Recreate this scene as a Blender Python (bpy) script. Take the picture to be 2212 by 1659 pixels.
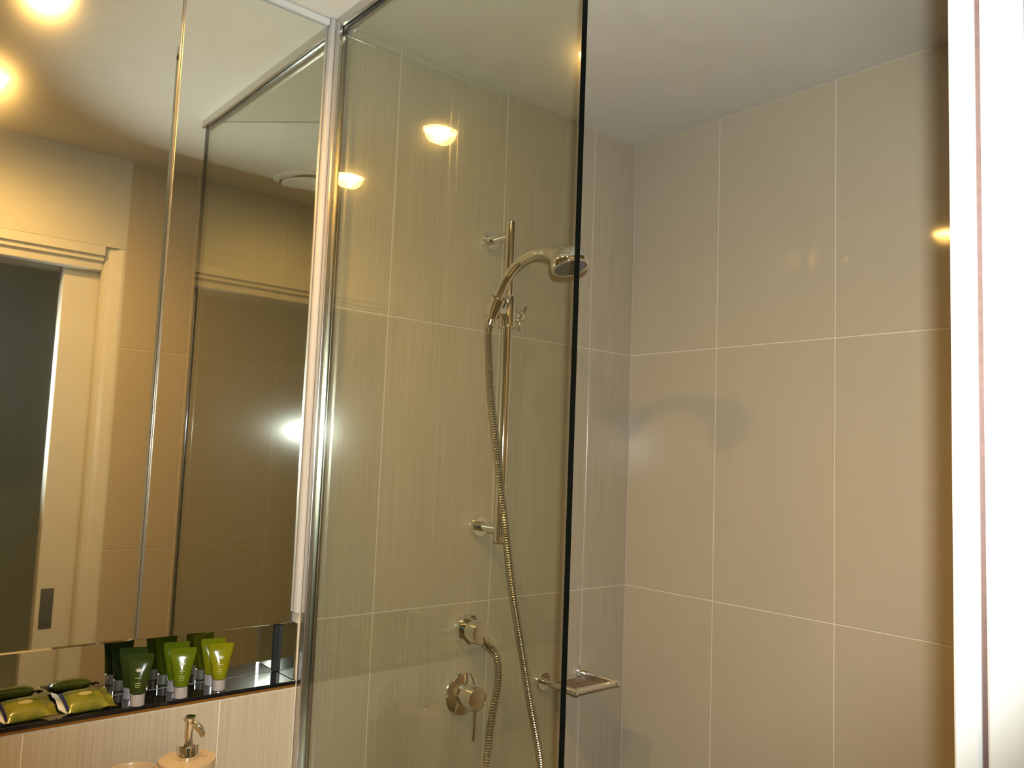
import bpy, bmesh, math, random
from mathutils import Vector, Matrix

random.seed(7)
for o in list(bpy.data.objects):
    bpy.data.objects.remove(o, do_unlink=True)
SC = bpy.context.scene
COL = SC.collection

# ------------------------------------------------------------------ camera
CAM_POS = Vector((1.42369, 0.0, 1.52302))
YAW, PITCH, ROLL, FPX = 0.85537, 0.08723, 0.03818, 1762.616
fwd = Vector((-math.sin(YAW) * math.cos(PITCH), math.cos(YAW) * math.cos(PITCH), math.sin(PITCH)))
rgt0 = Vector((math.cos(YAW), math.sin(YAW), 0))
up0 = rgt0.cross(fwd)
rgt = math.cos(ROLL) * rgt0 + math.sin(ROLL) * up0
upv = -math.sin(ROLL) * rgt0 + math.cos(ROLL) * up0
cd = bpy.data.cameras.new('camera')
cd.sensor_width = 36.0
cd.sensor_fit = 'HORIZONTAL'
cd.lens = FPX / 2212.0 * 36.0
cd.clip_start = 0.01
cam = bpy.data.objects.new('camera', cd)
COL.objects.link(cam)
cam.matrix_world = Matrix(((rgt.x, upv.x, -fwd.x, CAM_POS.x), (rgt.y, upv.y, -fwd.y, CAM_POS.y),
                           (rgt.z, upv.z, -fwd.z, CAM_POS.z), (0, 0, 0, 1)))
SC.camera = cam

# ------------------------------------------------------------------ world, light, exposure
wd = bpy.data.worlds.new('world')
SC.world = wd
wd.use_nodes = True
wd.node_tree.nodes['Background'].inputs[0].default_value = (0.5, 0.5, 0.55, 1)
wd.node_tree.nodes['Background'].inputs[1].default_value = 0.004
DOWN_COLOR = (1.0, 0.52, 0.125)
DOWN_STRENGTH = 300.0
DOWN_SPOT_WATTS = 33.0
LAMP_COLOR = (1.0, 0.58, 0.18)
FLASH_WATTS = 92.0
FLASH_COLOR = (0.90, 0.96, 0.92)
fl = bpy.data.lights.new('camera_flash', 'SPOT')
fl.spot_size = math.radians(86)
fl.spot_blend = 0.60
fl.shadow_soft_size = 0.0105
fl.energy = FLASH_WATTS
fl.color = FLASH_COLOR
flo = bpy.data.objects.new('camera_flash', fl)
COL.objects.link(flo)
fp = CAM_POS + 0.020 * rgt + 0.062 * upv
flo.matrix_world = Matrix(((rgt.x, upv.x, -fwd.x, fp.x), (rgt.y, upv.y, -fwd.y, fp.y),
                           (rgt.z, upv.z, -fwd.z, fp.z), (0, 0, 0, 1)))
vs = SC.view_settings
vs.view_transform = 'Standard'
vs.look = 'None'
vs.exposure = 0.0
vs.gamma = 1.0
vs.use_curve_mapping = False
SC.cycles.max_bounces = 14
SC.cycles.glossy_bounces = 10
SC.cycles.transparent_max_bounces = 16
SC.cycles.blur_glossy = 1.0
SC.cycles.sample_clamp_indirect = 30.0

# ------------------------------------------------------------------ dimensions (metres)
H = 2.374            # ceiling
D = 1.653            # back wall
W = 1.165            # right wall
YG = [D - 0.1596 - 0.3 * k for k in range(9)]      # vertical joints on the left wall
XM = -0.012          # mirror door face
ROWS = [0.0, 0.6, 1.2, 1.8, H]
NY = 0.735           # right end of the recess
SHZ = 1.093          # shelf top
GLY0, GLY1, GLX = 0.744, 0.754, 0.6825

# ------------------------------------------------------------------ materials
def mat(name, col=(0.8, 0.8, 0.8), rough=0.5, metal=0.0, spec=0.5, coat=0.0):
    m = bpy.data.materials.new(name)
    m.use_nodes = True
    b = m.node_tree.nodes['Principled BSDF']
    b.inputs['Base Color'].default_value = (*col, 1)
    b.inputs['Roughness'].default_value = rough
    b.inputs['Metallic'].default_value = metal
    b.inputs['Specular IOR Level'].default_value = spec
    b.inputs['Coat Weight'].default_value = coat
    b.inputs['Coat Roughness'].default_value = 0.05
    return m

def noisy(m, c1, c2, scale=(1, 1, 1), nscale=20.0, detail=4.0, lo=0.35, hi=0.65, bump=0.0, rough=None):
    nt = m.node_tree
    N, L = nt.nodes, nt.links
    b = N['Principled BSDF']
    tc = N.new('ShaderNodeNewGeometry')
    mp = N.new('ShaderNodeMapping')
    mp.inputs['Scale'].default_value = scale
    nz = N.new('ShaderNodeTexNoise')
    nz.inputs['Scale'].default_value = nscale
    nz.inputs['Detail'].default_value = detail
    rp = N.new('ShaderNodeValToRGB')
    rp.color_ramp.elements[0].position = lo
    rp.color_ramp.elements[1].position = hi
    rp.color_ramp.elements[0].color = (*c1, 1)
    rp.color_ramp.elements[1].color = (*c2, 1)
    L.new(tc.outputs['Position'], mp.inputs['Vector'])
    L.new(mp.outputs['Vector'], nz.inputs['Vector'])
    L.new(nz.outputs['Fac'], rp.inputs['Fac'])
    L.new(rp.outputs['Color'], b.inputs['Base Color'])
    if bump:
        bp = N.new('ShaderNodeBump')
        bp.inputs['Strength'].default_value = bump
        bp.inputs['Distance'].default_value = 0.001
        L.new(nz.outputs['Fac'], bp.inputs['Height'])
        L.new(bp.outputs['Normal'], b.inputs['Normal'])
    return m

M = {}
# streaky glazed tile: fine vertical linen streaks
M['tile_streak'] = noisy(mat('streaked_tile', rough=0.22, spec=0.35), (0.375, 0.324, 0.240), (0.432, 0.378, 0.286),
                         scale=(1, 1, 0.012), nscale=260.0, detail=5.0, lo=0.34, hi=0.66, bump=0.02)
M['tile_plain'] = noisy(mat('plain_tile', rough=0.06, spec=0.35), (0.412, 0.360, 0.274), (0.420, 0.367, 0.280),
                        scale=(1, 1, 0.6), nscale=9.0, detail=3.0)
M['grout'] = noisy(mat('grout', rough=0.8), (0.60, 0.53, 0.43), (0.66, 0.59, 0.49), nscale=90.0)
M['ceiling'] = noisy(mat('ceiling_paint', rough=0.75, spec=0.2), (0.60, 0.575, 0.525), (0.62, 0.595, 0.545), nscale=14.0)
M['paint'] = noisy(mat('cream_wall_paint', rough=0.6, spec=0.3), (0.50, 0.50, 0.47), (0.52, 0.52, 0.49), nscale=25.0)
M['gloss_white'] = noisy(mat('white_gloss_paint', rough=0.25, spec=0.5), (0.54, 0.545, 0.53), (0.56, 0.565, 0.55), nscale=10.0)
M['hall'] = noisy(mat('hall_paint', rough=0.8), (0.70, 0.76, 0.66), (0.72, 0.78, 0.68), nscale=6.0)
M['floor'] = noisy(mat('floor_tile', rough=0.35), (0.20, 0.18, 0.15), (0.24, 0.21, 0.18), nscale=12.0)
M['chrome'] = mat('chrome', (0.88, 0.88, 0.87), rough=0.045, metal=1.0)
M['chrome_soft'] = mat('satin_chrome', (0.62, 0.60, 0.56), rough=0.20, metal=1.0)
M['hose'] = mat('hose_metal', (0.54, 0.53, 0.49), rough=0.11, metal=1.0)
M['bronze'] = noisy(mat('bronze_tray_plate', rough=0.35, spec=0.4), (0.15, 0.105, 0.06), (0.19, 0.135, 0.08), nscale=40.0)
M['seal'] = noisy(mat('brown_groove_shade', rough=0.8), (0.10, 0.055, 0.045), (0.12, 0.065, 0.055), nscale=200.0)  # shade of the leaf edge groove, put into a brown colour
M['alu'] = mat('aluminium', (0.60, 0.58, 0.55), rough=0.26, metal=1.0)
M['panel'] = noisy(mat('satin_white_panel', rough=0.45), (0.40, 0.385, 0.375), (0.42, 0.405, 0.395), nscale=20.0)
M['pull'] = mat('dark_satin_chrome', (0.22, 0.22, 0.21), rough=0.3, metal=1.0)
def mirror_mat(haze=0.07):
    m = bpy.data.materials.new('mirror_silver')
    m.use_nodes = True
    nt = m.node_tree
    N, L = nt.nodes, nt.links
    N.remove(N['Principled BSDF'])
    a = N.new('ShaderNodeBsdfGlossy')
    a.inputs['Color'].default_value = (0.84, 0.86, 0.79, 1)
    a.inputs['Roughness'].default_value = 0.015
    b = N.new('ShaderNodeBsdfGlossy')            # faint haze of wiped glass
    b.inputs['Color'].default_value = (0.84, 0.86, 0.80, 1)
    b.inputs['Roughness'].default_value = 0.15
    mx = N.new('ShaderNodeMixShader')
    mx.inputs['Fac'].default_value = haze
    L.new(a.outputs['BSDF'], mx.inputs[1])
    L.new(b.outputs['BSDF'], mx.inputs[2])
    L.new(mx.outputs['Shader'], N['Material Output'].inputs['Surface'])
    return m
M['mirror'] = mirror_mat()
M['niche_mirror'] = mirror_mat(0.015)
M['black_glass'] = mat('black_shelf_glass', (0.006, 0.006, 0.008), rough=0.05, spec=0.6, coat=0.3)
M['amber'] = noisy(mat('amber_edge', rough=0.35), (0.15, 0.06, 0.007), (0.18, 0.075, 0.009), nscale=30.0)
M['black'] = mat('black_seal', (0.012, 0.012, 0.014), rough=0.4)
M['cream'] = noisy(mat('cream_ceramic', rough=0.25), (0.40, 0.31, 0.19), (0.43, 0.33, 0.20), nscale=12.0)
M['face'] = mat('spray_face_plastic', (0.13, 0.125, 0.12), rough=0.4)
M['emblem'] = mat('silver_print', (0.27, 0.29, 0.24), rough=0.4)
M['oval'] = mat('gold_print', (0.36, 0.31, 0.10), rough=0.35)
M['print'] = mat('pale_print', (0.33, 0.36, 0.12), rough=0.5)
M['cap'] = mat('silver_cap', (0.56, 0.53, 0.55), rough=0.22, metal=0.55)
M['foil'] = noisy(mat('white_foil', rough=0.22, metal=0.25), (0.72, 0.74, 0.76), (0.80, 0.82, 0.84), nscale=80.0)
M['navy'] = mat('navy_print', (0.012, 0.012, 0.09), rough=0.3)
M['vanity'] = noisy(mat('vanity_grey', rough=0.3), (0.36, 0.35, 0.33), (0.40, 0.39, 0.36), nscale=8.0)

def tubemat(n, c):
    d = tuple(v * 0.86 for v in c)
    return noisy(mat(n, rough=0.13, spec=0.35), d, c, nscale=60.0)
M['tube_dark'] = tubemat('dark_green_tube', (0.022, 0.037, 0.007))
M['tube_mid'] = tubemat('leaf_green_tube', (0.078, 0.112, 0.004))
M['tube_lime'] = tubemat('lime_tube', (0.155, 0.162, 0.004))
M['sachet'] = noisy(mat('olive_wrapper', rough=0.2, spec=0.6), (0.11, 0.12, 0.010), (0.19, 0.18, 0.02), nscale=40.0, bump=0.2)

def glass_mat():
    m = bpy.data.materials.new('clear_screen_glass')
    m.use_nodes = True
    nt = m.node_tree
    N, L = nt.nodes, nt.links
    N.remove(N['Principled BSDF'])
    out = N['Material Output']
    tr = N.new('ShaderNodeBsdfTransparent')
    tr.inputs['Color'].default_value = (0.905, 0.915, 0.865, 1)
    gl = N.new('ShaderNodeBsdfGlossy')
    gl.inputs['Color'].default_value = (0.95, 0.97, 0.93, 1)
    gl.inputs['Roughness'].default_value = 0.018
    lw = N.new('ShaderNodeLayerWeight')          # Schlick reflectance, the same on both faces of the pane
    lw.inputs['Blend'].default_value = 0.5
    pw = N.new('ShaderNodeMath')
    pw.operation = 'POWER'
    pw.inputs[1].default_value = 5.0
    ma = N.new('ShaderNodeMath')
    ma.operation = 'MULTIPLY_ADD'
    ma.inputs[1].default_value = 0.96
    ma.inputs[2].default_value = 0.04
    mx = N.new('ShaderNodeMixShader')
    L.new(lw.outputs['Facing'], pw.inputs[0])
    L.new(pw.outputs[0], ma.inputs[0])
    L.new(ma.outputs[0], mx.inputs['Fac'])
    L.new(tr.outputs['BSDF'], mx.inputs[1])
    L.new(gl.outputs['BSDF'], mx.inputs[2])
    hz = N.new('ShaderNodeBsdfGlossy')           # faint water haze on the pane
    hz.inputs['Color'].default_value = (0.9, 0.95, 0.93, 1)
    hz.inputs['Roughness'].default_value = 0.16
    m2 = N.new('ShaderNodeMixShader')
    m2.inputs['Fac'].default_value = 0.006
    L.new(mx.outputs['Shader'], m2.inputs[1])
    L.new(hz.outputs['BSDF'], m2.inputs[2])
    L.new(m2.outputs['Shader'], out.inputs['Surface'])
    return m
M['glass'] = glass_mat()
M['glass_edge'] = mat('dark_green_glass_edge', (0.0012, 0.003, 0.003), rough=0.15, spec=0.25)

def lamp_mat():
    m = bpy.data.materials.new('lit_lamp')
    m.use_nodes = True
    b = m.node_tree.nodes['Principled BSDF']
    b.inputs['Base Color'].default_value = (0.9, 0.85, 0.7, 1)
    b.inputs['Emission Color'].default_value = (*LAMP_COLOR, 1)
    b.inputs['Emission Strength'].default_value = DOWN_STRENGTH
    return m
M['lamp'] = lamp_mat()
M['opal'] = mat('opal_fill_glow', (0.8, 0.8, 0.75), rough=0.5)  # glow of the added hall fill light
M['opal'].node_tree.nodes['Principled BSDF'].inputs['Emission Color'].default_value = (0.95, 1.0, 0.86, 1)
M['opal'].node_tree.nodes['Principled BSDF'].inputs['Emission Strength'].default_value = 2.6

# ------------------------------------------------------------------ mesh helpers
def link(o, parent=None, **props):
    COL.objects.link(o)
    if parent is not None:
        o.parent = parent
    for k, v in props.items():
        if v is not None:
            o[k] = v
    return o

def finish(name, bm, m, parent=None, smooth=False, angle=0.6, **props):
    bmesh.ops.recalc_face_normals(bm, faces=bm.faces[:])
    me = bpy.data.meshes.new(name)
    bm.to_mesh(me)
    bm.free()
    for mm in (m if isinstance(m, (list, tuple)) else [m]):
        me.materials.append(mm)
    if smooth:
        me.polygons.foreach_set('use_smooth', [True] * len(me.polygons))
        try:
            me.set_sharp_from_angle(angle=angle)
        except Exception:
            pass
    o = bpy.data.objects.new(name, me)
    return link(o, parent, **props)

def bx(bm, lo, hi, bev=0.0, seg=1):
    lo, hi = Vector(lo), Vector(hi)
    t = bmesh.new()
    c = (lo + hi) / 2
    d = hi - lo
    bmesh.ops.create_cube(t, size=1.0, matrix=Matrix.Translation(c) @ Matrix.Diagonal((d.x, d.y, d.z, 1)))
    if bev:
        bmesh.ops.bevel(t, geom=t.edges[:], offset=bev, segments=seg, profile=0.5, affect='EDGES')
    merge(bm, t)

def merge(bm, t):
    me = bpy.data.meshes.new('tmp')
    t.to_mesh(me)
    t.free()
    bm.from_mesh(me)
    bpy.data.meshes.remove(me)

def box(name, lo, hi, m, parent=None, bev=0.0, seg=1, **props):
    bm = bmesh.new()
    bx(bm, lo, hi, bev, seg)
    return finish(name, bm, m, parent, **props)

def frame_of(axis):
    a = Vector(axis).normalized()
    h = Vector((0, 0, 1)) if abs(a.z) < 0.9 else Vector((1, 0, 0))
    u = h.cross(a).normalized()
    v = a.cross(u)
    return u, v, a

def lathe(bm, origin, axis, prof, n=32, sx=1.0, cap=True):
    """prof: list of (radius, distance along axis)"""
    u, v, a = frame_of(axis)
    o = Vector(origin)
    rings = []
    for r, h in prof:
        if r <= 1e-6:
            rings.append([bm.verts.new(o + a * h)])
        else:
            rings.append([bm.verts.new(o + a * h + u * (r * math.cos(2 * math.pi * i / n) * sx) + v * (r * math.sin(2 * math.pi * i / n)))
                          for i in range(n)])
    for A, B in zip(rings[:-1], rings[1:]):
        if len(A) == 1 and len(B) == 1:
            continue
        for i in range(n):
            j = (i + 1) % n
            if len(A) == 1:
                bm.faces.new((A[0], B[i], B[j]))
            elif len(B) == 1:
                bm.faces.new((A[i], A[j], B[0]))
            else:
                bm.faces.new((A[i], A[j], B[j], B[i]))
    if cap:
        if len(rings[0]) > 1:
            bm.faces.new(rings[0])
        if len(rings[-1]) > 1:
            bm.faces.new(list(reversed(rings[-1])))

def spline(pts, step):
    """Catmull-Rom through pts, resampled at an even step"""
    P = [Vector(p) for p in pts]
    P = [P[0] * 2 - P[1]] + P + [P[-1] * 2 - P[-2]]
    fine = []
    for i in range(1, len(P) - 2):
        for k in range(40):
            t = k / 40
            a, b, c, d = P[i - 1], P[i], P[i + 1], P[i + 2]
            fine.append(0.5 * ((2 * b) + (c - a) * t + (2 * a - 5 * b + 4 * c - d) * t * t + (3 * b - a - 3 * c + d) * t ** 3))
    fine.append(P[-2])
    out = [fine[0]]
    acc = 0.0
    for p, q in zip(fine[:-1], fine[1:]):
        seg = (q - p).length
        while acc + seg >= step:
            f = (step - acc) / seg
            p = p.lerp(q, f)
            out.append(p.copy())
            seg = (q - p).length
            acc = 0.0
        acc += seg
    out.append(fine[-1])
    return out

def sweep(bm, path, radf, n=12, flat=1.0, upref=(0, 1, 0)):
    """tube along path; radf(t in 0..1) radius"""
    path = [Vector(p) for p in path]
    rings = []
    last = Vector(upref)
    m_ = len(path) - 1
    for i, p in enumerate(path):
        t = (path[min(i + 1, m_)] - path[max(i - 1, 0)]).normalized()
        u = (last - t * last.dot(t))
        u.normalize()
        last = u
        v = t.cross(u)
        r = radf(i / m_)
        rings.append([bm.verts.new(p + u * (r * math.cos(2 * math.pi * k / n)) + v * (r * flat * math.sin(2 * math.pi * k / n))) for k in range(n)])
    for A, B in zip(rings[:-1], rings[1:]):
        for k in range(n):
            j = (k + 1) % n
            bm.faces.new((A[k], A[j], B[j], B[k]))
    bm.faces.new(rings[0])
    bm.faces.new(list(reversed(rings[-1])))

def empty(name, loc, label, cat, group=None):
    o = bpy.data.objects.new(name, None)
    o.location = loc
    o.empty_display_size = 0.03
    return link(o, None, label=label, category=cat, group=group)

def part(name, bm, m, root, smooth=True, **props):
    """mesh built in world coordinates, stored relative to its (unrotated) root"""
    o = finish(name, bm, m, None, smooth=smooth, **props)
    off = Vector((0, 0, 0))
    r = root
    while r is not None:
        off += Vector(r.location)
        r = r.parent
    o.data.transform(Matrix.Translation(-off))
    o.parent = root
    return o

# ------------------------------------------------------------------ setting
S = 'structure'
box('floor', (-0.3, -1.6, -0.1), (3.3, D + 0.2, 0.0), M['floor'], kind=S)
box('ceiling', (-0.3, -1.6, H), (3.3, D + 0.2, H + 0.1), M['ceiling'], kind=S)

def wall_with_tiles(name, slabs, tiles, normal_axis, face, sign, matl):
    """slabs: grout coloured boxes; tiles: list of (a0,a1,z0,z1) in wall coordinates, one object each"""
    bm = bmesh.new()
    for lo, hi in slabs:
        bx(bm, lo, hi)
    w = finish(name, bm, M['grout'], None, kind=S)
    g = 0.0014
    cache = {}
    for a0, a1, z0, z1 in tiles:
        wa, wz = a1 - a0 - 2 * g, z1 - z0 - 2 * g
        key = (round(wa, 4), round(wz, 4))
        if key not in cache:
            t = bmesh.new()
            th = 0.006
            d = (th, wa, wz) if normal_axis == 'x' else (wa, th, wz)
            bmesh.ops.create_cube(t, size=1.0, matrix=Matrix.Diagonal((*d, 1)))
            bmesh.ops.bevel(t, geom=t.edges[:], offset=0.0006, segments=1, affect='EDGES')
            bmesh.ops.recalc_face_normals(t, faces=t.faces[:])
            me = bpy.data.meshes.new('tile')
            t.to_mesh(me)
            t.free()
            me.materials.append(matl)
            cache[key] = me
        o = bpy.data.objects.new('tile', cache[key])
        jitter = random.uniform(-0.0002, 0.0002)
        c = face - sign * 0.003 + jitter
        am, zm = (a0 + a1) / 2, (z0 + z1) / 2
        o.location = (c, am, zm) if normal_axis == 'x' else (am, c, zm)
        link(o, w)
    return w

GR = 0.0016   # grout sits this far behind the tile faces
# left wall: shower part full height, below the shelf further on, tile again past the cabinet
CY0 = -0.155  # far (unseen) end of the cabinet recess
tl = []
for z0, z1 in zip(ROWS[:-1], ROWS[1:]):
    for a0, a1 in ((YG[0], D), (YG[1], YG[0]), (YG[2], YG[1]), (NY, YG[2])):
        tl.append((a0, a1, z0, z1))
lowrows = [(0.0, 0.6), (0.6, 1.080)]
edges = [NY, YG[3], YG[4], YG[5], YG[6], YG[7], YG[8], -1.5]
for a1, a0 in zip(edges[:-1], edges[1:]):
    if a0 >= a1:
        continue
    for z0, z1 in lowrows:
        tl.append((a0, a1, z0, z1))
    if a1 <= CY0 + 0.01:
        for z0, z1 in ((1.080, 1.2), (1.2, 1.8), (1.8, H)):
            tl.append((a0, a1, z0, z1))
wl = wall_with_tiles('wall_left', [((-0.2, NY, 0), (-GR, D + 0.1, H)), ((-0.2, -1.6, 0), (-GR, NY, 1.0805)),
                                   ((-0.2, -1.6, 1.0805), (-0.085, NY, H)), ((-0.2, -1.6, 1.0805), (-GR, CY0, H))],
                     tl, 'x', 0.0, 1, M['tile_streak'])
# back wall
bc = [0.0, 0.2687, 0.5687, 0.8687, W]
tb = [(a0, a1, z0, z1) for z0, z1 in zip(ROWS[:-1], ROWS[1:]) for a0, a1 in zip(bc[:-1], bc[1:])]
wall_with_tiles('wall_back', [((0.0, D + GR, 0), (W, D + 0.1, H))], tb, 'y', D, -1, M['tile_plain'])
# right wall: tiled beside the shower
OPY1, OPY0, OPZ = 0.645, -0.22, 2.025      # door opening
rc = [0.703, 0.905, 1.205, 1.505, D]
tr_ = [(a0, a1, z0, z1) for z0, z1 in zip(ROWS[:-1], ROWS[1:]) for a0, a1 in zip(rc[:-1], rc[1:])]
wall_with_tiles('wall_right', [((W + GR, 0.703, 0), (W + 0.045, D + 0.1, H)), ((W + 0.099, 0.703, 0), (W + 0.14, D + 0.1, H))],
                tr_, 'x', W, -1, M['tile_plain'])
bm = bmesh.new()
bx(bm, (W, OPY0 - 0.05, OPZ + 0.073), (W + 0.14, 0.703, H))
bx(bm, (W, -1.6, 0), (W + 0.14, OPY0 - 0.05, H))
finish('wall_right_painted', bm, M['paint'], None, kind=S)
box('wall_front', (-0.2, -1.7, 0), (W + 0.14, -1.6, H), M['paint'], kind=S)
# hall outside the doorway, where the photographer stands
bm = bmesh.new()
bx(bm, (3.2, -1.6, 0), (3.3, D + 0.2, H))
bx(bm, (W + 0.14, -1.7, 0), (3.3, -1.6, H))
bx(bm, (W + 0.14, D + 0.1, 0), (3.3, D + 0.2, H))
finish('wall_hall', bm, M['hall'], None, kind=S)

# door lining: flush splayed casing round the opening, pocket jambs
def prism(bm, poly, z0, z1):
    a = [bm.verts.new((x, y, z0)) for x, y in poly]
    b = [bm.verts.new((x, y, z1)) for x, y in poly]
    n = len(poly)
    for i in range(n):
        bm.faces.new((a[i], a[(i + 1) % n], b[(i + 1) % n], b[i]))
    bm.faces.new(a)
    bm.faces.new(list(reversed(b)))
bm = bmesh.new()
prism(bm, [(W + 0.001, 0.702), (W + 0.001, 0.694), (W + 0.010, 0.672), (W + 0.013, 0.660), (W + 0.018, 0.650), (W + 0.026, 0.645),
           (W + 0.045, 0.645), (W + 0.045, 0.702)], 0.0, OPZ + 0.073)
finish('trim_1', bm, M['gloss_white'], None, kind=S)
bm = bmesh.new()
# head casing: profile in x-z swept along y, with two steps
prof = [(W + 0.001, OPZ + 0.073), (W + 0.001, OPZ + 0.045), (W + 0.010, OPZ + 0.043), (W + 0.010, OPZ + 0.030), (W + 0.020, OPZ + 0.026),
        (W + 0.022, OPZ + 0.004), (W + 0.030, OPZ), (W + 0.045, OPZ), (W + 0.045, OPZ + 0.073)]
a = [bm.verts.new((x, OPY0, z)) for x, z in prof]
b = [bm.verts.new((x, 0.645, z)) for x, z in prof]
for i in range(len(prof)):
    j = (i + 1) % len(prof)
    bm.faces.new((a[i], a[j], b[j], b[i]))
bm.faces.new(a)
bm.faces.new(list(reversed(b)))
bx(bm, (W + 0.099, OPY0, OPZ), (W + 0.139, 0.703, OPZ + 0.073))
finish('trim_2', bm, M['gloss_white'], None, kind=S)
box('trim_3', (W + 0.101, 0.655, 0), (W + 0.139, 0.7025, OPZ), M['gloss_white'], kind=S, bev=0.002)
box('trim_4', (W + 0.001, OPY0 - 0.05, 0), (W + 0.139, OPY0, OPZ + 0.073), M['gloss_white'], kind=S, bev=0.002)

# ------------------------------------------------------------------ sliding pocket door leaf
LX0, LY = 1.2165, 0.550
door = bpy.data.objects.new('door_1', None)
door.location = (LX0 + 0.02, LY, 0)
link(door, None, kind=S)
bm = bmesh.new()
bx(bm, (LX0, LY, 0.008), (LX0 + 0.0155, LY + 0.82, OPZ + 0.03), 0.0015)
bx(bm, (LX0 + 0.0150, LY + 0.012, 0.008), (LX0 + 0.0195, LY + 0.82, OPZ + 0.03))
bx(bm, (LX0 + 0.0190, LY, 0.008), (LX0 + 0.0440, LY + 0.82, OPZ + 0.03), 0.0015)
lf = part('leaf', bm, M['gloss_white'], door, smooth=False)
bm = bmesh.new()
bx(bm, (LX0 + 0.0156, LY + 0.003, 0.010), (LX0 + 0.0189, LY + 0.0118, OPZ + 0.028))
part('groove_shade', bm, M['seal'], lf, smooth=False, label='brown strip painted as the shaded groove')  # dark strip stands in for the shaded gap in the leaf edge
bm = bmesh.new()
bx(bm, (LX0 - 0.0016, LY + 0.012, 0.978), (LX0 + 0.002, LY + 0.046, 1.092), 0.001)
hp = part('flush_pull', bm, M['pull'], door, smooth=False, label='satin chrome flush finger pull')
bm = bmesh.new()
bx(bm, (LX0 - 0.0022, LY + 0.018, 0.990), (LX0 - 0.0010, LY + 0.040, 1.080), 0.0004)
part('finger_recess', bm, M['pull'], hp, smooth=False)

# ------------------------------------------------------------------ recess lining, mirror cabinet, shelf, niche mirror
cab = empty('mirror_cabinet', (-0.05, 0.3, 1.196), 'mirror fronted wall cabinet with two tall doors reaching the ceiling', 'cabinet')
bm = bmesh.new()
bx(bm, (-0.030, NY - 0.0075, 1.215), (0.0005, NY - 0.0005, H - 0.001), 0.0008)
part('side_panel', bm, M['panel'], cab, smooth=False)
bm = bmesh.new()
bx(bm, (-0.075, CY0 + 0.001, 1.198), (-0.022, NY - 0.009, 1.212), 0.0005)
part('bottom_panel', bm, M['gloss_white'], cab, smooth=False)
bm = bmesh.new()
bx(bm, (-0.030, CY0 + 0.001, H - 0.013), (-0.004, NY - 0.009, H - 0.001), 0.0005)
part('top_rail', bm, M['gloss_white'], cab, smooth=False)

def mirror_door(y0, y1, z0, z1, bev):
    bm = bmesh.new()
    xb, xf = XM - 0.006, XM
    b_ = bev
    back = [bm.verts.new((xb, y, z)) for y, z in ((y0, z0), (y1, z0), (y1, z1), (y0, z1))]
    mid = [bm.verts.new((xf - 0.0022, y, z)) for y, z in ((y0, z0), (y1, z0), (y1, z1), (y0, z1))]
    fr = [bm.verts.new((xf, y, z)) for y, z in ((y0 + b_, z0 + b_ * .6), (y1 - b_, z0 + b_ * .6), (y1 - b_, z1 - b_ * .6), (y0 + b_, z1 - b_ * .6))]
    for A, B in ((back, mid), (mid, fr)):
        for i in range(4):
            j = (i + 1) % 4
            bm.faces.new((A[i], A[j], B[j], B[i]))
    bm.faces.new(fr)
    bm.faces.new(back)
    d = part('mirror_door', bm, M['mirror'], cab, smooth=False)
    bm = bmesh.new()
    bx(bm, (xb - 0.016, y0 + 0.001, z0 + 0.002), (xb - 0.0003, y1 - 0.001, z1 - 0.002))
    part('backing_board', bm, M['gloss_white'], d, smooth=False)
    return d
JY = 0.4495
mirror_door(JY + 0.0012, NY - 0.0085, 1.196, H - 0.014, 0.0016)
mirror_door(CY0 + 0.002, JY - 0.0012, 1.196, H - 0.014, 0.0060)
bm = bmesh.new()
bx(bm, (XM - 0.006, JY - 0.0010, 1.198), (XM - 0.0002, JY + 0.0010, H - 0.016))
part('edge_strip', bm, M['alu'], cab, smooth=False)

sh = empty('shelf', (-0.04, 0.3, SHZ - 0.0105), 'long glossy black shelf with amber front edge in the niche under the mirror cabinet', 'shelf')
bm = bmesh.new()
bx(bm, (-0.079, CY0 + 0.001, SHZ - 0.0072), (0.0010, NY - 0.001, SHZ), 0.0006)
part('shelf_top', bm, M['black_glass'], sh, smooth=False)
bm = bmesh.new()
bx(bm, (-0.079, CY0 + 0.001, SHZ - 0.0120), (0.0004, NY - 0.001, SHZ - 0.0073), 0.0004)
part('front_edge', bm, M['amber'], sh, smooth=False, label='amber brown edge strip')

nm = empty('niche_mirror', (-0.08, 0.3, SHZ), 'mirror lining the back and end of the niche behind the green tubes', 'mirror')
bm = bmesh.new()
bx(bm, (-0.084, CY0 + 0.001, SHZ + 0.0005), (-0.0790, NY - 0.0125, 1.1955), 0.0004)
part('back_pane', bm, M['niche_mirror'], nm, smooth=False)
bm = bmesh.new()
bx(bm, (-0.0735, NY - 0.0045, SHZ + 0.0005), (-0.004, NY - 0.0004, 1.1965), 0.0004)
part('end_pane', bm, M['niche_mirror'], nm, smooth=False)
bm = bmesh.new()
bx(bm, (-0.084, NY - 0.0120, SHZ + 0.0005), (-0.0742, NY - 0.0004, 1.1955), 0.0004)
part('corner_seal', bm, M['black'], nm, smooth=False, label='black corner seal strip')

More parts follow.
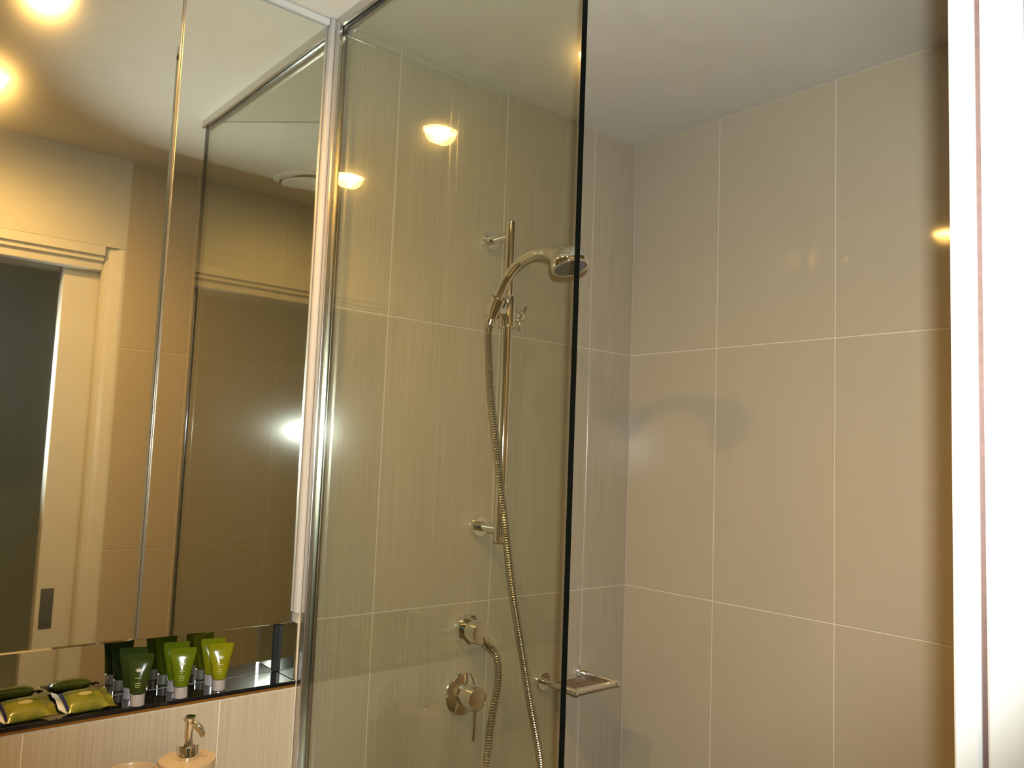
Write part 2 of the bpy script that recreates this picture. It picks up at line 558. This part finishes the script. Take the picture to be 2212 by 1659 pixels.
# ------------------------------------------------------------------ glass screen
gs = empty('shower_screen', (0.34, 0.749, 0.0), 'fixed frameless glass shower screen with dark green free edge', 'shower screen')
bm = bmesh.new()
bx(bm, (0.004, GLY0, 0.012), (GLX, GLY1, H - 0.004))
for f in bm.faces:
    c = f.calc_center_median()
    f.material_index = 1 if (abs(f.normal.x) > 0.9 and c.x > 0.3) or abs(f.normal.z) > 0.9 else 0
part('glass_pane', bm, [M['glass'], M['glass_edge']], gs, smooth=False)
bm = bmesh.new()
bx(bm, (0.0004, NY + 0.0005, 0.0), (0.019, GLY0 - 0.0008, H - 0.0005), 0.0012, 2)
bx(bm, (0.0004, GLY1 + 0.0008, 0.0), (0.019, 0.7615, H - 0.0005), 0.0012, 2)
bx(bm, (0.0002, NY + 0.001, 0.0), (0.0035, 0.761, H - 0.0005))
part('wall_channel', bm, M['alu'], gs, smooth=False, label='aluminium wall channel')
bm = bmesh.new()
bx(bm, (0.0195, NY + 0.0005, H - 0.019), (GLX + 0.008, GLY0 - 0.0008, H - 0.0005), 0.0012, 2)
bx(bm, (0.0195, GLY1 + 0.0008, H - 0.019), (GLX + 0.008, 0.7615, H - 0.0005), 0.0012, 2)
part('head_channel', bm, M['alu'], gs, smooth=False, label='aluminium head channel')
bm = bmesh.new()
bx(bm, (0.0195, NY + 0.0005, 0.0005), (GLX, 0.7615, 0.0115), 0.001)
part('floor_channel', bm, M['alu'], gs, smooth=False)

# ------------------------------------------------------------------ shower fittings
RX, RY = 0.078, 1.150
rail = empty('shower_rail', (0, RY, 1.337), 'round chrome shower slide rail on two wall brackets behind the glass', 'shower rail')
bm = bmesh.new()
lathe(bm, (RX, RY, 1.337), (0, 0, 1), [(0.0108, 0), (0.0122, 0.0015), (0.0122, 0.6995), (0.0108, 0.701)], 28)
part('rail_tube', bm, M['chrome'], rail)
for z in (1.365, 2.008):
    bm = bmesh.new()
    lathe(bm, (0.0008, RY, z), (1, 0, 0), [(0.0215, 0), (0.0225, 0.001), (0.0225, 0.0120), (0.0215, 0.0138), (0.0105, 0.0142), (0.0105, RX - 0.006)], 32)
    part('wall_bracket', bm, M['chrome'], rail)
bm = bmesh.new()
lathe(bm, (RX, RY, 1.802), (0, 0, 1), [(0.0125, 0), (0.0182, 0.0005), (0.0185, 0.002), (0.0185, 0.066), (0.0178, 0.068), (0.0125, 0.0685)], 28)
lathe(bm, (RX, RY - 0.012, 1.836), (0, -1, 0), [(0.013, 0), (0.013, 0.020)], 20)
sl = part('slider', bm, M['chrome'], rail)
HD = Vector((0.50, 0.0, 0.866)).normalized()     # the handset leans out from the wall
HP = Vector((0.080, 1.112, 1.842))
bm = bmesh.new()
n = 36
u, v, a = frame_of(HD)
ri, ro = [], []
for hh, r0, r1 in ((-0.022, 0.0122, 0.0150), (0.021, 0.0172, 0.0205)):
    A, B = [], []
    for i in range(n + 1):
        an = math.radians(25) + math.radians(310) * i / n - math.radians(60)
        dr = u * math.cos(an) + v * math.sin(an)
        A.append(bm.verts.new(HP + a * hh + dr * r0))
        B.append(bm.verts.new(HP + a * hh + dr * r1))
    ri.append(A)
    ro.append(B)
for i in range(n):
    bm.faces.new((ri[0][i], ri[0][i + 1], ri[1][i + 1], ri[1][i]))
    bm.faces.new((ro[0][i], ro[0][i + 1], ro[1][i + 1], ro[1][i]))
    bm.faces.new((ri[0][i], ri[0][i + 1], ro[0][i + 1], ro[0][i]))
    bm.faces.new((ri[1][i], ri[1][i + 1], ro[1][i + 1], ro[1][i]))
for e in (0, n):
    bm.faces.new((ri[0][e], ri[1][e], ro[1][e], ro[0][e]))
part('holder_clip', bm, M['chrome'], sl)
bm = bmesh.new()
kc = Vector((RX, RY + 0.018, 1.832))
lathe(bm, kc, (0, 1, 0), [(0.008, 0), (0.008, 0.012), (0.0115, 0.013), (0.0115, 0.022), (0.009, 0.024)], 20)
for an in (42, 145, -95):
    d = Vector((math.cos(math.radians(an)), 0, math.sin(math.radians(an))))
    lathe(bm, kc + Vector((0, 0.018, 0)) + d * 0.008, d, [(0.0036, 0), (0.0036, 0.018), (0.0028, 0.0205), (0, 0.0215)], 12)
part('clamp_knob', bm, M['chrome'], sl)

# handset
hs = empty('hand_shower', HP, 'chrome hand shower with curved handle clipped on the slide rail', 'hand shower')
path = spline([(0.064, 1.112, 1.812), (0.080, 1.112, 1.842), (0.098, 1.113, 1.880), (0.122, 1.114, 1.9095), (0.158, 1.115, 1.9325), (0.200, 1.116, 1.9415), (0.238, 1.1165, 1.9370), (0.272, 1.117, 1.9265), (0.296, 1.118, 1.916)], 0.005)
def hr(t):
    K = [(0.0, 0.0088), (0.13, 0.0105), (0.2, 0.0112), (0.5, 0.0104), (0.66, 0.0108), (0.76, 0.0135), (0.86, 0.0185), (0.94, 0.0235), (1.0, 0.0250)]
    for (a0, r0), (a1, r1) in zip(K[:-1], K[1:]):
        if t <= a1:
            q = (t - a0) / (a1 - a0)
            q = q * q * (3 - 2 * q)
            return r0 + (r1 - r0) * q
    return K[-1][1]
bm = bmesh.new()
sweep(bm, path, hr, 20)
part('handle', bm, M['chrome'], hs)
HN = Vector((0.32, 0.02, -0.945)).normalized()     # spray direction
HC = Vector((0.298, 1.118, 1.902))
bm = bmesh.new()
lathe(bm, HC, HN, [(0.0, -0.0345), (0.010, -0.0340), (0.020, -0.0315), (0.028, -0.027), (0.034, -0.020), (0.0378, -0.012), (0.0392, -0.004),
                   (0.0392, 0.004), (0.0376, 0.0075), (0.0325, 0.0085), (0.0310, 0.0060)], 48)
hd = part('spray_head', bm, M['chrome'], hs)
bm = bmesh.new()
lathe(bm, HC + HN * 0.0062, HN, [(0.0308, 0), (0.0300, 0.0018), (0.014, 0.0030), (0.012, 0.0018), (0.0, 0.0026)], 40)
fpz = part('spray_face', bm, M['face'], hd)
u, v, a = frame_of(HN)
bm = bmesh.new()
for rr, k in ((0.018, 12), (0.0255, 18)):
    for i in range(k):
        an = 2 * math.pi * i / k
        lathe(bm, HC + HN * 0.0075 + (u * math.cos(an) + v * math.sin(an)) * rr, HN, [(0.0014, 0), (0.0011, 0.003)], 6)
part('nozzles', bm, M['face'], hd, kind='stuff')

# hose: ribbed metal
hpts = [(0.066, 1.112, 1.815), (0.062, 1.110, 1.790), (0.072, 1.105, 1.745), (0.088, 1.1035, 1.645), (0.092, 1.120, 1.545), (0.099, 1.132, 1.447),
        (0.104, 1.1465, 1.359), (0.099, 1.177, 1.23), (0.092, 1.2195, 1.09), (0.090, 1.254, 0.967), (0.090, 1.287, 0.845),
        (0.088, 1.292, 0.74), (0.086, 1.262, 0.655), (0.084, 1.205, 0.625), (0.082, 1.148, 0.665), (0.080, 1.126, 0.76),
        (0.078, 1.139, 0.879), (0.074, 1.153, 0.969), (0.068, 1.1715, 1.042), (0.060, 1.1725, 1.087), (0.050, 1.1585, 1.112), (0.044, 1.146, 1.127)]
hp_ = spline(hpts, 0.00135)
RIB = [0.0060, 0.0079, 0.0085, 0.0079]
bm = bmesh.new()
N_ = len(hp_)
sweep(bm, hp_, lambda t: RIB[int(round(t * (N_ - 1))) % 4], 9)
hose = empty('shower_hose', (0.09, 1.15, 0.63), 'long flexible ribbed metal hose hanging from hand shower and looping back to wall outlet', 'shower hose')
part('ribbed_tube', bm, M['hose'], hose)
bm = bmesh.new()
d0 = (hp_[0] - hp_[10]).normalized()
lathe(bm, hp_[10], d0, [(0.0090, 0), (0.0105, 0.002), (0.0105, 0.014)], 16)
part('hose_nut', bm, M['chrome'], hose)
bm = bmesh.new()
d1 = (hp_[-1] - hp_[-14]).normalized()
lathe(bm, hp_[-16], d1, [(0.0086, 0), (0.0100, 0.002), (0.0100, 0.018)], 16)
part('hose_nut', bm, M['chrome'], hose)

# wall outlet
wo = empty('wall_outlet', (0, 1.131, 1.144), 'chrome wall outlet elbow feeding the hose, above the mixer', 'wall outlet')
bm = bmesh.new()
lathe(bm, (0.0008, 1.131, 1.144), (1, 0, 0), [(0.0310, 0), (0.0320, 0.001), (0.0320, 0.0135), (0.0305, 0.0158), (0.0, 0.0160)], 40)
part('rose', bm, M['chrome'], wo)
bm = bmesh.new()
lathe(bm, (0.012, 1.131, 1.144), (1, 0, 0), [(0.0228, 0), (0.0228, 0.040), (0.0215, 0.0425), (0.0, 0.0430)], 36)
part('outlet_body', bm, M['chrome'], wo)
bm = bmesh.new()
lathe(bm, (0.044, 1.137, 1.135), (0.10, 0.62, -0.78), [(0.0110, 0), (0.0110, 0.018), (0.0098, 0.020)], 18)
part('spigot', bm, M['chrome'], wo)

# mixer
mx = empty('shower_mixer', (0, 1.126, 1.008), 'chrome shower mixer with round wall plate, knob and thin lever pointing down', 'mixer tap')
bm = bmesh.new()
lathe(bm, (0.0008, 1.126, 1.008), (1, 0, 0), [(0.0440, 0), (0.0455, 0.001), (0.0455, 0.006), (0.0430, 0.0095), (0.032, 0.0125), (0.0, 0.0140)], 48)
part('wall_plate', bm, M['chrome'], mx)
bm = bmesh.new()
lathe(bm, (0.011, 1.124, 1.010), (1, 0, 0), [(0.0238, 0), (0.0238, 0.047), (0.0225, 0.0495), (0.0, 0.0500)], 40)
kb = part('knob', bm, M['chrome'], mx)
bm = bmesh.new()
lathe(bm, (0.052, 1.124, 0.990), (0.0, -0.03, -1), [(0.0042, 0), (0.0042, 0.062), (0.0034, 0.064), (0, 0.0645)], 16)
part('lever', bm, M['chrome'], kb)

# soap tray
st = empty('soap_tray', (0, 1.43, 1.0), 'chrome framed soap tray with brown perforated base fixed to the wall by the corner', 'soap tray')
Y0, Y1, XF, TZ = 1.362, 1.500, 0.112, 1.000
for y in (Y0, Y1):
    bm = bmesh.new()
    lathe(bm, (0.0008, y, TZ), (1, 0, 0), [(0.0205, 0), (0.0215, 0.001), (0.0215, 0.010), (0.0200, 0.0118), (0.0, 0.012)], 32)
    part('rose', bm, M['chrome'], st)
    bm = bmesh.new()
    lathe(bm, (0.008, y, TZ), (1, 0, 0), [(0.0066, 0), (0.0066, XF - 0.002), (0.0056, XF + 0.0005)], 18)
    part('side_bar', bm, M['chrome'], st)
bm = bmesh.new()
lathe(bm, (XF, Y0 - 0.004, TZ), (0, 1, 0), [(0.0056, 0), (0.0066, 0.001), (0.0066, Y1 - Y0 + 0.007), (0.0056, Y1 - Y0 + 0.008)], 18)
part('front_bar', bm, M['chrome'], st)
bm = bmesh.new()
nx_, ny_ = 9, 12
x0, x1, y0, y1 = 0.014, XF - 0.005, Y0 + 0.005, Y1 - 0.005
# perforated plate: a grid of cells, drain slots left open in the middle
vv = {}
def gv(i, j, z):
    k = (i, j, z)
    if k not in vv:
        vv[k] = bm.verts.new((x0 + (x1 - x0) * i / nx_, y0 + (y1 - y0) * j / ny_, z))
    return vv[k]
zt, zb = TZ - 0.006, TZ - 0.0078
holes = {(3, 4), (3, 6), (3, 8), (5, 3), (5, 5), (5, 7)}
for i in range(nx_):
    for j in range(ny_):
        if (i, j) in holes:
            q = [(i, j), (i + 1, j), (i + 1, j + 1), (i, j + 1)]
            for k in range(4):
                A, B = q[k], q[(k + 1) % 4]
                bm.faces.new((gv(*A, zt), gv(*B, zt), gv(*B, zb), gv(*A, zb)))
            continue
        bm.faces.new((gv(i, j, zt), gv(i + 1, j, zt), gv(i + 1, j + 1, zt), gv(i, j + 1, zt)))
        bm.faces.new((gv(i, j, zb), gv(i, j + 1, zb), gv(i + 1, j + 1, zb), gv(i + 1, j, zb)))
part('tray_plate', bm, M['bronze'], st, smooth=False, label='bronze brown perforated plate')

# ------------------------------------------------------------------ ceiling lights, added hall fill and vent
def downlight(x, y, label):
    t = empty('downlight', (x, y, H), label, 'downlight', 'recessed ceiling downlights')
    bm = bmesh.new()
    lathe(bm, (x, y, H - 0.0003), (0, 0, -1), [(0.0500, 0), (0.0490, 0.0028), (0.0400, 0.0040), (0.0385, 0.0012)], 40, cap=False)
    part('trim_ring', bm, M['gloss_white'], t)
    bm = bmesh.new()
    lathe(bm, (x, y, H - 0.0006), (0, 0, -1), [(0.0382, 0), (0.0382, 0.0008), (0.030, 0.0012), (0.0, 0.0014)], 40)
    part('lamp', bm, M['lamp'], t)
    sp = bpy.data.lights.new('downlight_beam', 'SPOT')      # the reflector lamp's own beam
    sp.energy = DOWN_SPOT_WATTS
    sp.color = DOWN_COLOR
    sp.spot_size = math.radians(164)
    sp.spot_blend = 0.70
    sp.shadow_soft_size = 0.034
    so = bpy.data.objects.new('downlight_beam', sp)
    so.location = (0, 0, -0.004)
    link(so, t)
downlight(0.275, 0.285, 'lit round ceiling downlight closer to the mirror cabinet')
downlight(0.783, 0.268, 'lit round ceiling downlight closer to the doorway')
hl = empty('hall_fill_light', (2.55, 0.55, H), 'added unseen opal ceiling light in the hall outside the doorway', 'fill light')  # invented fixture, out of view; lifts the dark doorway in the mirror
bm = bmesh.new()
lathe(bm, (2.55, 0.55, H - 0.0005), (0, 0, -1), [(0.150, 0), (0.150, 0.022), (0.140, 0.024)], 40)
part('base', bm, M['gloss_white'], hl)
bm = bmesh.new()
lathe(bm, (2.55, 0.55, H - 0.025), (0, 0, -1), [(0.138, 0), (0.134, 0.020), (0.10, 0.040), (0.05, 0.050), (0.0, 0.052)], 40)
part('diffuser', bm, M['opal'], hl)
ev = empty('exhaust_vent', (0.94, 1.20, H), 'round white exhaust vent flush in the ceiling over the shower', 'vent')
bm = bmesh.new()
lathe(bm, (0.94, 1.20, H - 0.0003), (0, 0, -1), [(0.135, 0), (0.134, 0.003), (0.118, 0.005), (0.114, 0.001)], 56, cap=False)
part('vent_ring', bm, M['ceiling'], ev)
bm = bmesh.new()
lathe(bm, (0.94, 1.20, H - 0.0010), (0, 0, -1), [(0.02, 0), (0.02, 0.010), (0.108, 0.010), (0.110, 0.0115), (0.108, 0.014), (0.0, 0.0165)], 56)
part('vent_disc', bm, M['ceiling'], ev)

# ------------------------------------------------------------------ toiletry tubes on the shelf
def tube(x, y, rot, body, label, hgt=0.082, wid=0.0205):
    """upside down squeeze tube standing on its cap"""
    t = empty('toiletry_tube', (x, y, SHZ + 0.0002), label, 'tube', 'green toiletry tubes on the black shelf')
    t.rotation_euler = (0, 0, rot)
    bm = bmesh.new()
    lathe(bm, (0, 0, 0), (0, 0, 1), [(0.0108, 0), (0.0114, 0.0008), (0.0110, 0.0175), (0.0102, 0.0185)], 24)
    o = finish('cap', bm, M['cap'], t, smooth=True)
    bm = bmesh.new()
    n = 24
    rings = []
    zz = [0.0186, 0.0200, 0.024, 0.036, 0.048, 0.058, 0.066, 0.0715, 0.0725, hgt]
    for z in zz:
        s = min(1.0, max(0.0, (z - 0.022) / (0.0705 - 0.022)))
        a_ = 0.0120 + (wid - 0.0120) * s
        b_ = 0.0120 * (1 - s ** 1.35) + 0.0009 * s ** 1.35
        if z <= 0.0187:
            a_ = b_ = 0.0098
        if z >= 0.0720:
            a_, b_ = wid + 0.0004, 0.0009
        rings.append([bm.verts.new((b_ * math.sin(2 * math.pi * i / n), a_ * math.cos(2 * math.pi * i / n), z)) for i in range(n)])
    for A, B in zip(rings[:-1], rings[1:]):
        for i in range(n):
            j = (i + 1) % n
            bm.faces.new((A[i], A[j], B[j], B[i]))
    bm.faces.new(rings[0])
    bm.faces.new(list(reversed(rings[-1])))
    bd = finish('tube_body', bm, M[body], t, smooth=True, angle=0.9)
    # printed emblem and a few lines of small print on the face (raised a hair)
    def xsurf(z, yy):
        s = min(1.0, max(0.0, (z - 0.022) / (0.0705 - 0.022)))
        a_ = 0.0120 + (wid - 0.0120) * s
        b_ = 0.0120 * (1 - s ** 1.35) + 0.0009 * s ** 1.35
        return b_ * math.sqrt(max(0.0, 1 - (yy / a_) ** 2)) + 0.00035
    bm = bmesh.new()
    zc = 0.0555
    for k in range(7):       # petals of a small flower-like mark
        an = math.radians(15 + k * 25)
        pts = []
        for s_, w_ in ((0.0010, 0.0), (0.0035, 0.0011), (0.0062, 0.0)):
            pts.append((s_, w_))
        ring = [(0.0010, 0), (0.0035, 0.0011), (0.0062, 0), (0.0035, -0.0011)]
        vs_ = []
        for s_, w_ in ring:
            yy = s_ * math.cos(an) - w_ * math.sin(an)
            z = zc + 0.72 * (s_ * math.sin(an) + w_ * math.cos(an))
            vs_.append(bm.verts.new((xsurf(z, yy), yy, z)))
        bm.faces.new(vs_)
    vs_ = []
    for i in range(14):
        an = 2 * math.pi * i / 14
        yy, z = 0.0034 * math.cos(an), zc - 0.0004 + 0.0014 * math.sin(an)
        vs_.append(bm.verts.new((xsurf(z, yy), yy, z)))
    bm.faces.new(vs_)
    finish('emblem', bm, M['emblem'], bd)
    bm = bmesh.new()
    for z, w2 in ((0.0445, 0.0072), (0.0365, 0.0060), (0.0335, 0.0066), (0.0305, 0.0052)):
        st_ = [(-w2 + 2 * w2 * i / 6) for i in range(7)]
        lo = [bm.verts.new((xsurf(z, q), q, z)) for q in st_]
        hi = [bm.verts.new((xsurf(z + 0.0007, q), q, z + 0.0007)) for q in st_]
        for i in range(6):
            if (i * 7 + int(z * 1e4)) % 5 == 0:
                continue
            bm.faces.new((lo[i], lo[i + 1], hi[i + 1], hi[i]))
    finish('print_lines', bm, M['print'], bd, kind='stuff')

tube(-0.006, 0.456, -0.42, 'tube_dark', 'dark green toiletry tube at the front, beside the wrapped soaps')
tube(-0.050, 0.458, -0.30, 'tube_dark', 'dark green toiletry tube standing behind another dark green one, by the niche mirror', 0.083)
tube(-0.010, 0.527, -0.34, 'tube_mid', 'bright leaf green toiletry tube in front, between dark green and lime tubes')
tube(-0.053, 0.531, -0.26, 'tube_mid', 'leaf green toiletry tube standing behind the bright leaf green one, by the niche mirror', 0.083)
tube(-0.018, 0.596, -0.30, 'tube_lime', 'lime yellow toiletry tube in front, farthest from the wrapped soaps', 0.080)
tube(-0.056, 0.597, -0.22, 'tube_lime', 'lime toiletry tube standing behind the lime yellow one, by the niche mirror', 0.081)

# ------------------------------------------------------------------ wrapped soaps
def sachet(x, y, rot, label, tilt):
    t = empty('wrapped_soap', (x, y, SHZ + 0.0004), label, 'wrapped soap', 'wrapped soaps on the black shelf')
    t.rotation_euler = (0, 0, rot)
    LN, WD, TH = 0.032, 0.026, 0.0135
    bm = bmesh.new()
    nx, ny = 14, 16
    top, bot = [], []
    for j in range(ny + 1):
        v_ = -1 + 2 * j / ny
        rt, rb = [], []
        for i in range(nx + 1):
            u_ = -1 + 2 * i / nx
            ww = WD * (1.0 - 0.10 * math.cos(v_ * math.pi / 2))
            e = max(0.0, (1 - abs(u_) ** 2.6)) * max(0.0, (1 - abs(v_) ** 3.2))
            z = TH * (e ** 0.5)
            wr = 0.0007 * math.sin(9 * u_ + 5 * v_) * (abs(v_) ** 2)
            rt.append((u_ * ww, v_ * LN, TH * 0.75 + z * 0.95 + wr))
            rb.append((u_ * ww, v_ * LN, TH * 0.75 - z * 0.72))
        top.append(rt)
        bot.append(rb)
    tv = [[bm.verts.new((a_, b_, c_ + tilt * (a_ * -1))) for a_, b_, c_ in r] for r in top]
    bv = [[tv[j][i] if (j in (0, ny) or i in (0, nx)) else bm.verts.new((bot[j][i][0], bot[j][i][1], bot[j][i][2] + tilt * -bot[j][i][0]))
           for i in range(nx + 1)] for j in range(ny + 1)]
    zmin = min(v.co.z for r in bv for v in r)
    for v in {v for r in tv + bv for v in r}:
        v.co.z -= zmin
    for A in (tv, bv):
        for j in range(ny):
            for i in range(nx):
                try:
                    bm.faces.new((A[j][i], A[j][i + 1], A[j + 1][i + 1], A[j + 1][i]))
                except ValueError:
                    pass
    zc = TH * 0.75 - zmin
    bd = finish('wrapper', bm, M['sachet'], t, smooth=True, angle=1.2)
    for sgn in (-1, 1):           # crimped ends
        bm = bmesh.new()
        m_ = 22
        rows = []
        for k, (off, lift) in enumerate(((0.0, 0.0), (0.0035, 0.0012 if sgn < 0 else 0.0002), (0.0105, 0.0052 if sgn < 0 else -0.0015))):
            rows.append([])
            for i in range(m_ + 1):
                u_ = -1 + 2 * i / m_
                yy = sgn * (LN - 0.0008 + off + (0.0005 if i % 2 and k == 2 else 0))
                xx = u_ * WD * (1.0 + 0.04 * k)
                z = zc + lift + 0.0011 * math.sin(u_ * 5 + k) * k + tilt * (-xx)
                rows[-1].append((xx, yy, max(z, 0.0006)))
        lo_ = [[bm.verts.new(p_) for p_ in r] for r in rows]
        hi_ = [[bm.verts.new((p_[0], p_[1], p_[2] + 0.0005)) for p_ in r] for r in rows]
        for A in (lo_, hi_):
            for r, s_ in zip(A[:-1], A[1:]):
                for i in range(m_):
                    bm.faces.new((r[i], r[i + 1], s_[i + 1], s_[i]))
        for i in range(m_):
            bm.faces.new((lo_[2][i], lo_[2][i + 1], hi_[2][i + 1], hi_[2][i]))
        finish('crimped_end', bm, M['foil'] if sgn < 0 else M['sachet'], t, smooth=True,
               label='white foil crimped end' if sgn < 0 else None)
    bm = bmesh.new()               # navy band next to the foil end
    rows = []
    for yy in (-LN * 0.985, -LN * 0.90):
        v_ = yy / LN
        r = []
        for i in range(13):
            u_ = -0.96 + 1.92 * i / 12
            e = max(0.0, (1 - abs(u_) ** 2.6)) * max(0.0, (1 - abs(v_) ** 3.2))
            ww = WD * (1.0 - 0.10 * math.cos(v_ * math.pi / 2))
            r.append(bm.verts.new((u_ * ww, yy, TH * 0.75 + TH * 0.95 * e ** 0.5 + 0.0010 - zmin - tilt * u_ * ww)))
        rows.append(r)
    for i in range(12):
        bm.faces.new((rows[0][i], rows[0][i + 1], rows[1][i + 1], rows[1][i]))
    finish('navy_band', bm, M['navy'], bd, smooth=True)
    bm = bmesh.new()               # pale oval mark on top
    vs_ = []
    for i in range(16):
        an = 2 * math.pi * i / 16
        a_, b_ = 0.0050 * math.cos(an) + 0.002, 0.0105 * math.sin(an)
        u_, v_ = a_ / (WD * 0.9), b_ / LN
        e = max(0.0, (1 - abs(u_) ** 2.6)) * max(0.0, (1 - abs(v_) ** 3.2))
        vs_.append(bm.verts.new((a_, b_, TH * 0.75 + TH * 0.95 * e ** 0.5 + 0.0005 - zmin - tilt * a_)))
    bm.faces.new(vs_)
    finish('emblem', bm, M['oval'], bd)

sachet(-0.030, 0.298, 0.10, 'olive green wrapped soap packet, farther from the tubes', 0.30)
sachet(-0.030, 0.382, 0.06, 'olive green wrapped soap packet next to the dark green tubes', 0.30)

# ------------------------------------------------------------------ vanity, soap dispenser, tumbler
VT = 0.900
vt = box('worktop', (0.001, -0.9, VT - 0.03), (0.46, 0.728, VT), M['vanity'], None, bev=0.002,
         label='grey stone vanity worktop under the tiled splashback', category='worktop')
vc = empty('vanity_cabinet', (0.21, -0.1, 0.15), 'grey wall hung vanity cabinet with two doors under the worktop', 'cabinet')
bm = bmesh.new()
bx(bm, (0.002, -0.88, 0.25), (0.42, 0.71, VT - 0.0305), 0.001)
part('body', bm, M['vanity'], vc, smooth=False)
for a0, a1 in ((-0.878, -0.087), (-0.083, 0.708)):
    bm = bmesh.new()
    bx(bm, (0.4205, a0, 0.255), (0.4385, a1, VT - 0.035), 0.0012)
    d = part('door', bm, M['vanity'], vc, smooth=False)
    bm = bmesh.new()
    bx(bm, (0.4390, a0 + 0.3, VT - 0.075), (0.4460, a0 + 0.45, VT - 0.067), 0.001)
    part('handle', bm, M['chrome_soft'], d, smooth=False)

DX, DY, DZ = 0.070, 0.516, 1.019
ds = empty('soap_dispenser', (DX, DY, VT), 'round cream soap dispenser with chrome pump in front of the tiles', 'soap dispenser')
bm = bmesh.new()
hh = DZ - VT
lathe(bm, (DX, DY, VT + 0.0005), (0, 0, 1), [(0.038, 0), (0.040, 0.002), (0.0440, hh - 0.004), (0.0430, hh - 0.001), (0.0175, hh)], 48)
part('container', bm, M['cream'], ds)
bm = bmesh.new()
lathe(bm, (DX, DY, DZ + 0.0003), (0, 0, 1), [(0.0160, 0), (0.0168, 0.001), (0.0168, 0.0205), (0.0158, 0.0222), (0.0072, 0.0228), (0.0068, 0.028), (0.0, 0.028)], 32)
part('collar', bm, M['chrome'], ds)
bm = bmesh.new()
lathe(bm, (DX, DY, DZ + 0.028), (0, 0, 1), [(0.0062, 0), (0.0062, 0.030), (0.0080, 0.034), (0.0092, 0.0355), (0.0088, 0.0375), (0.0, 0.0385)], 28)
pu = part('pump_head', bm, M['chrome'], ds)
bm = bmesh.new()
sweep(bm, spline([(DX, DY, DZ + 0.055), (DX + 0.006, DY + 0.007, DZ + 0.054), (DX + 0.012, DY + 0.014, DZ + 0.047), (DX + 0.015, DY + 0.018, DZ + 0.038)], 0.002),
      lambda t: 0.0052 - 0.0016 * t, 14, upref=(0, 0, 1))
part('spout', bm, M['chrome'], pu)

tx, ty, tz = 0.085, 0.425, 1.022
tm = empty('tumbler', (tx, ty, VT), 'cream tumbler standing beside the soap dispenser', 'tumbler')
bm = bmesh.new()
hh = tz - VT
lathe(bm, (tx, ty, VT + 0.0005), (0, 0, 1), [(0.0, 0.004), (0.031, 0.004), (0.0365, hh - 0.002), (0.0375, hh), (0.0390, hh), (0.0400, hh - 0.0015), (0.035, 0.001), (0.033, 0.0), (0.0, 0.0)], 40)
part('cup', bm, M['cream'], tm)
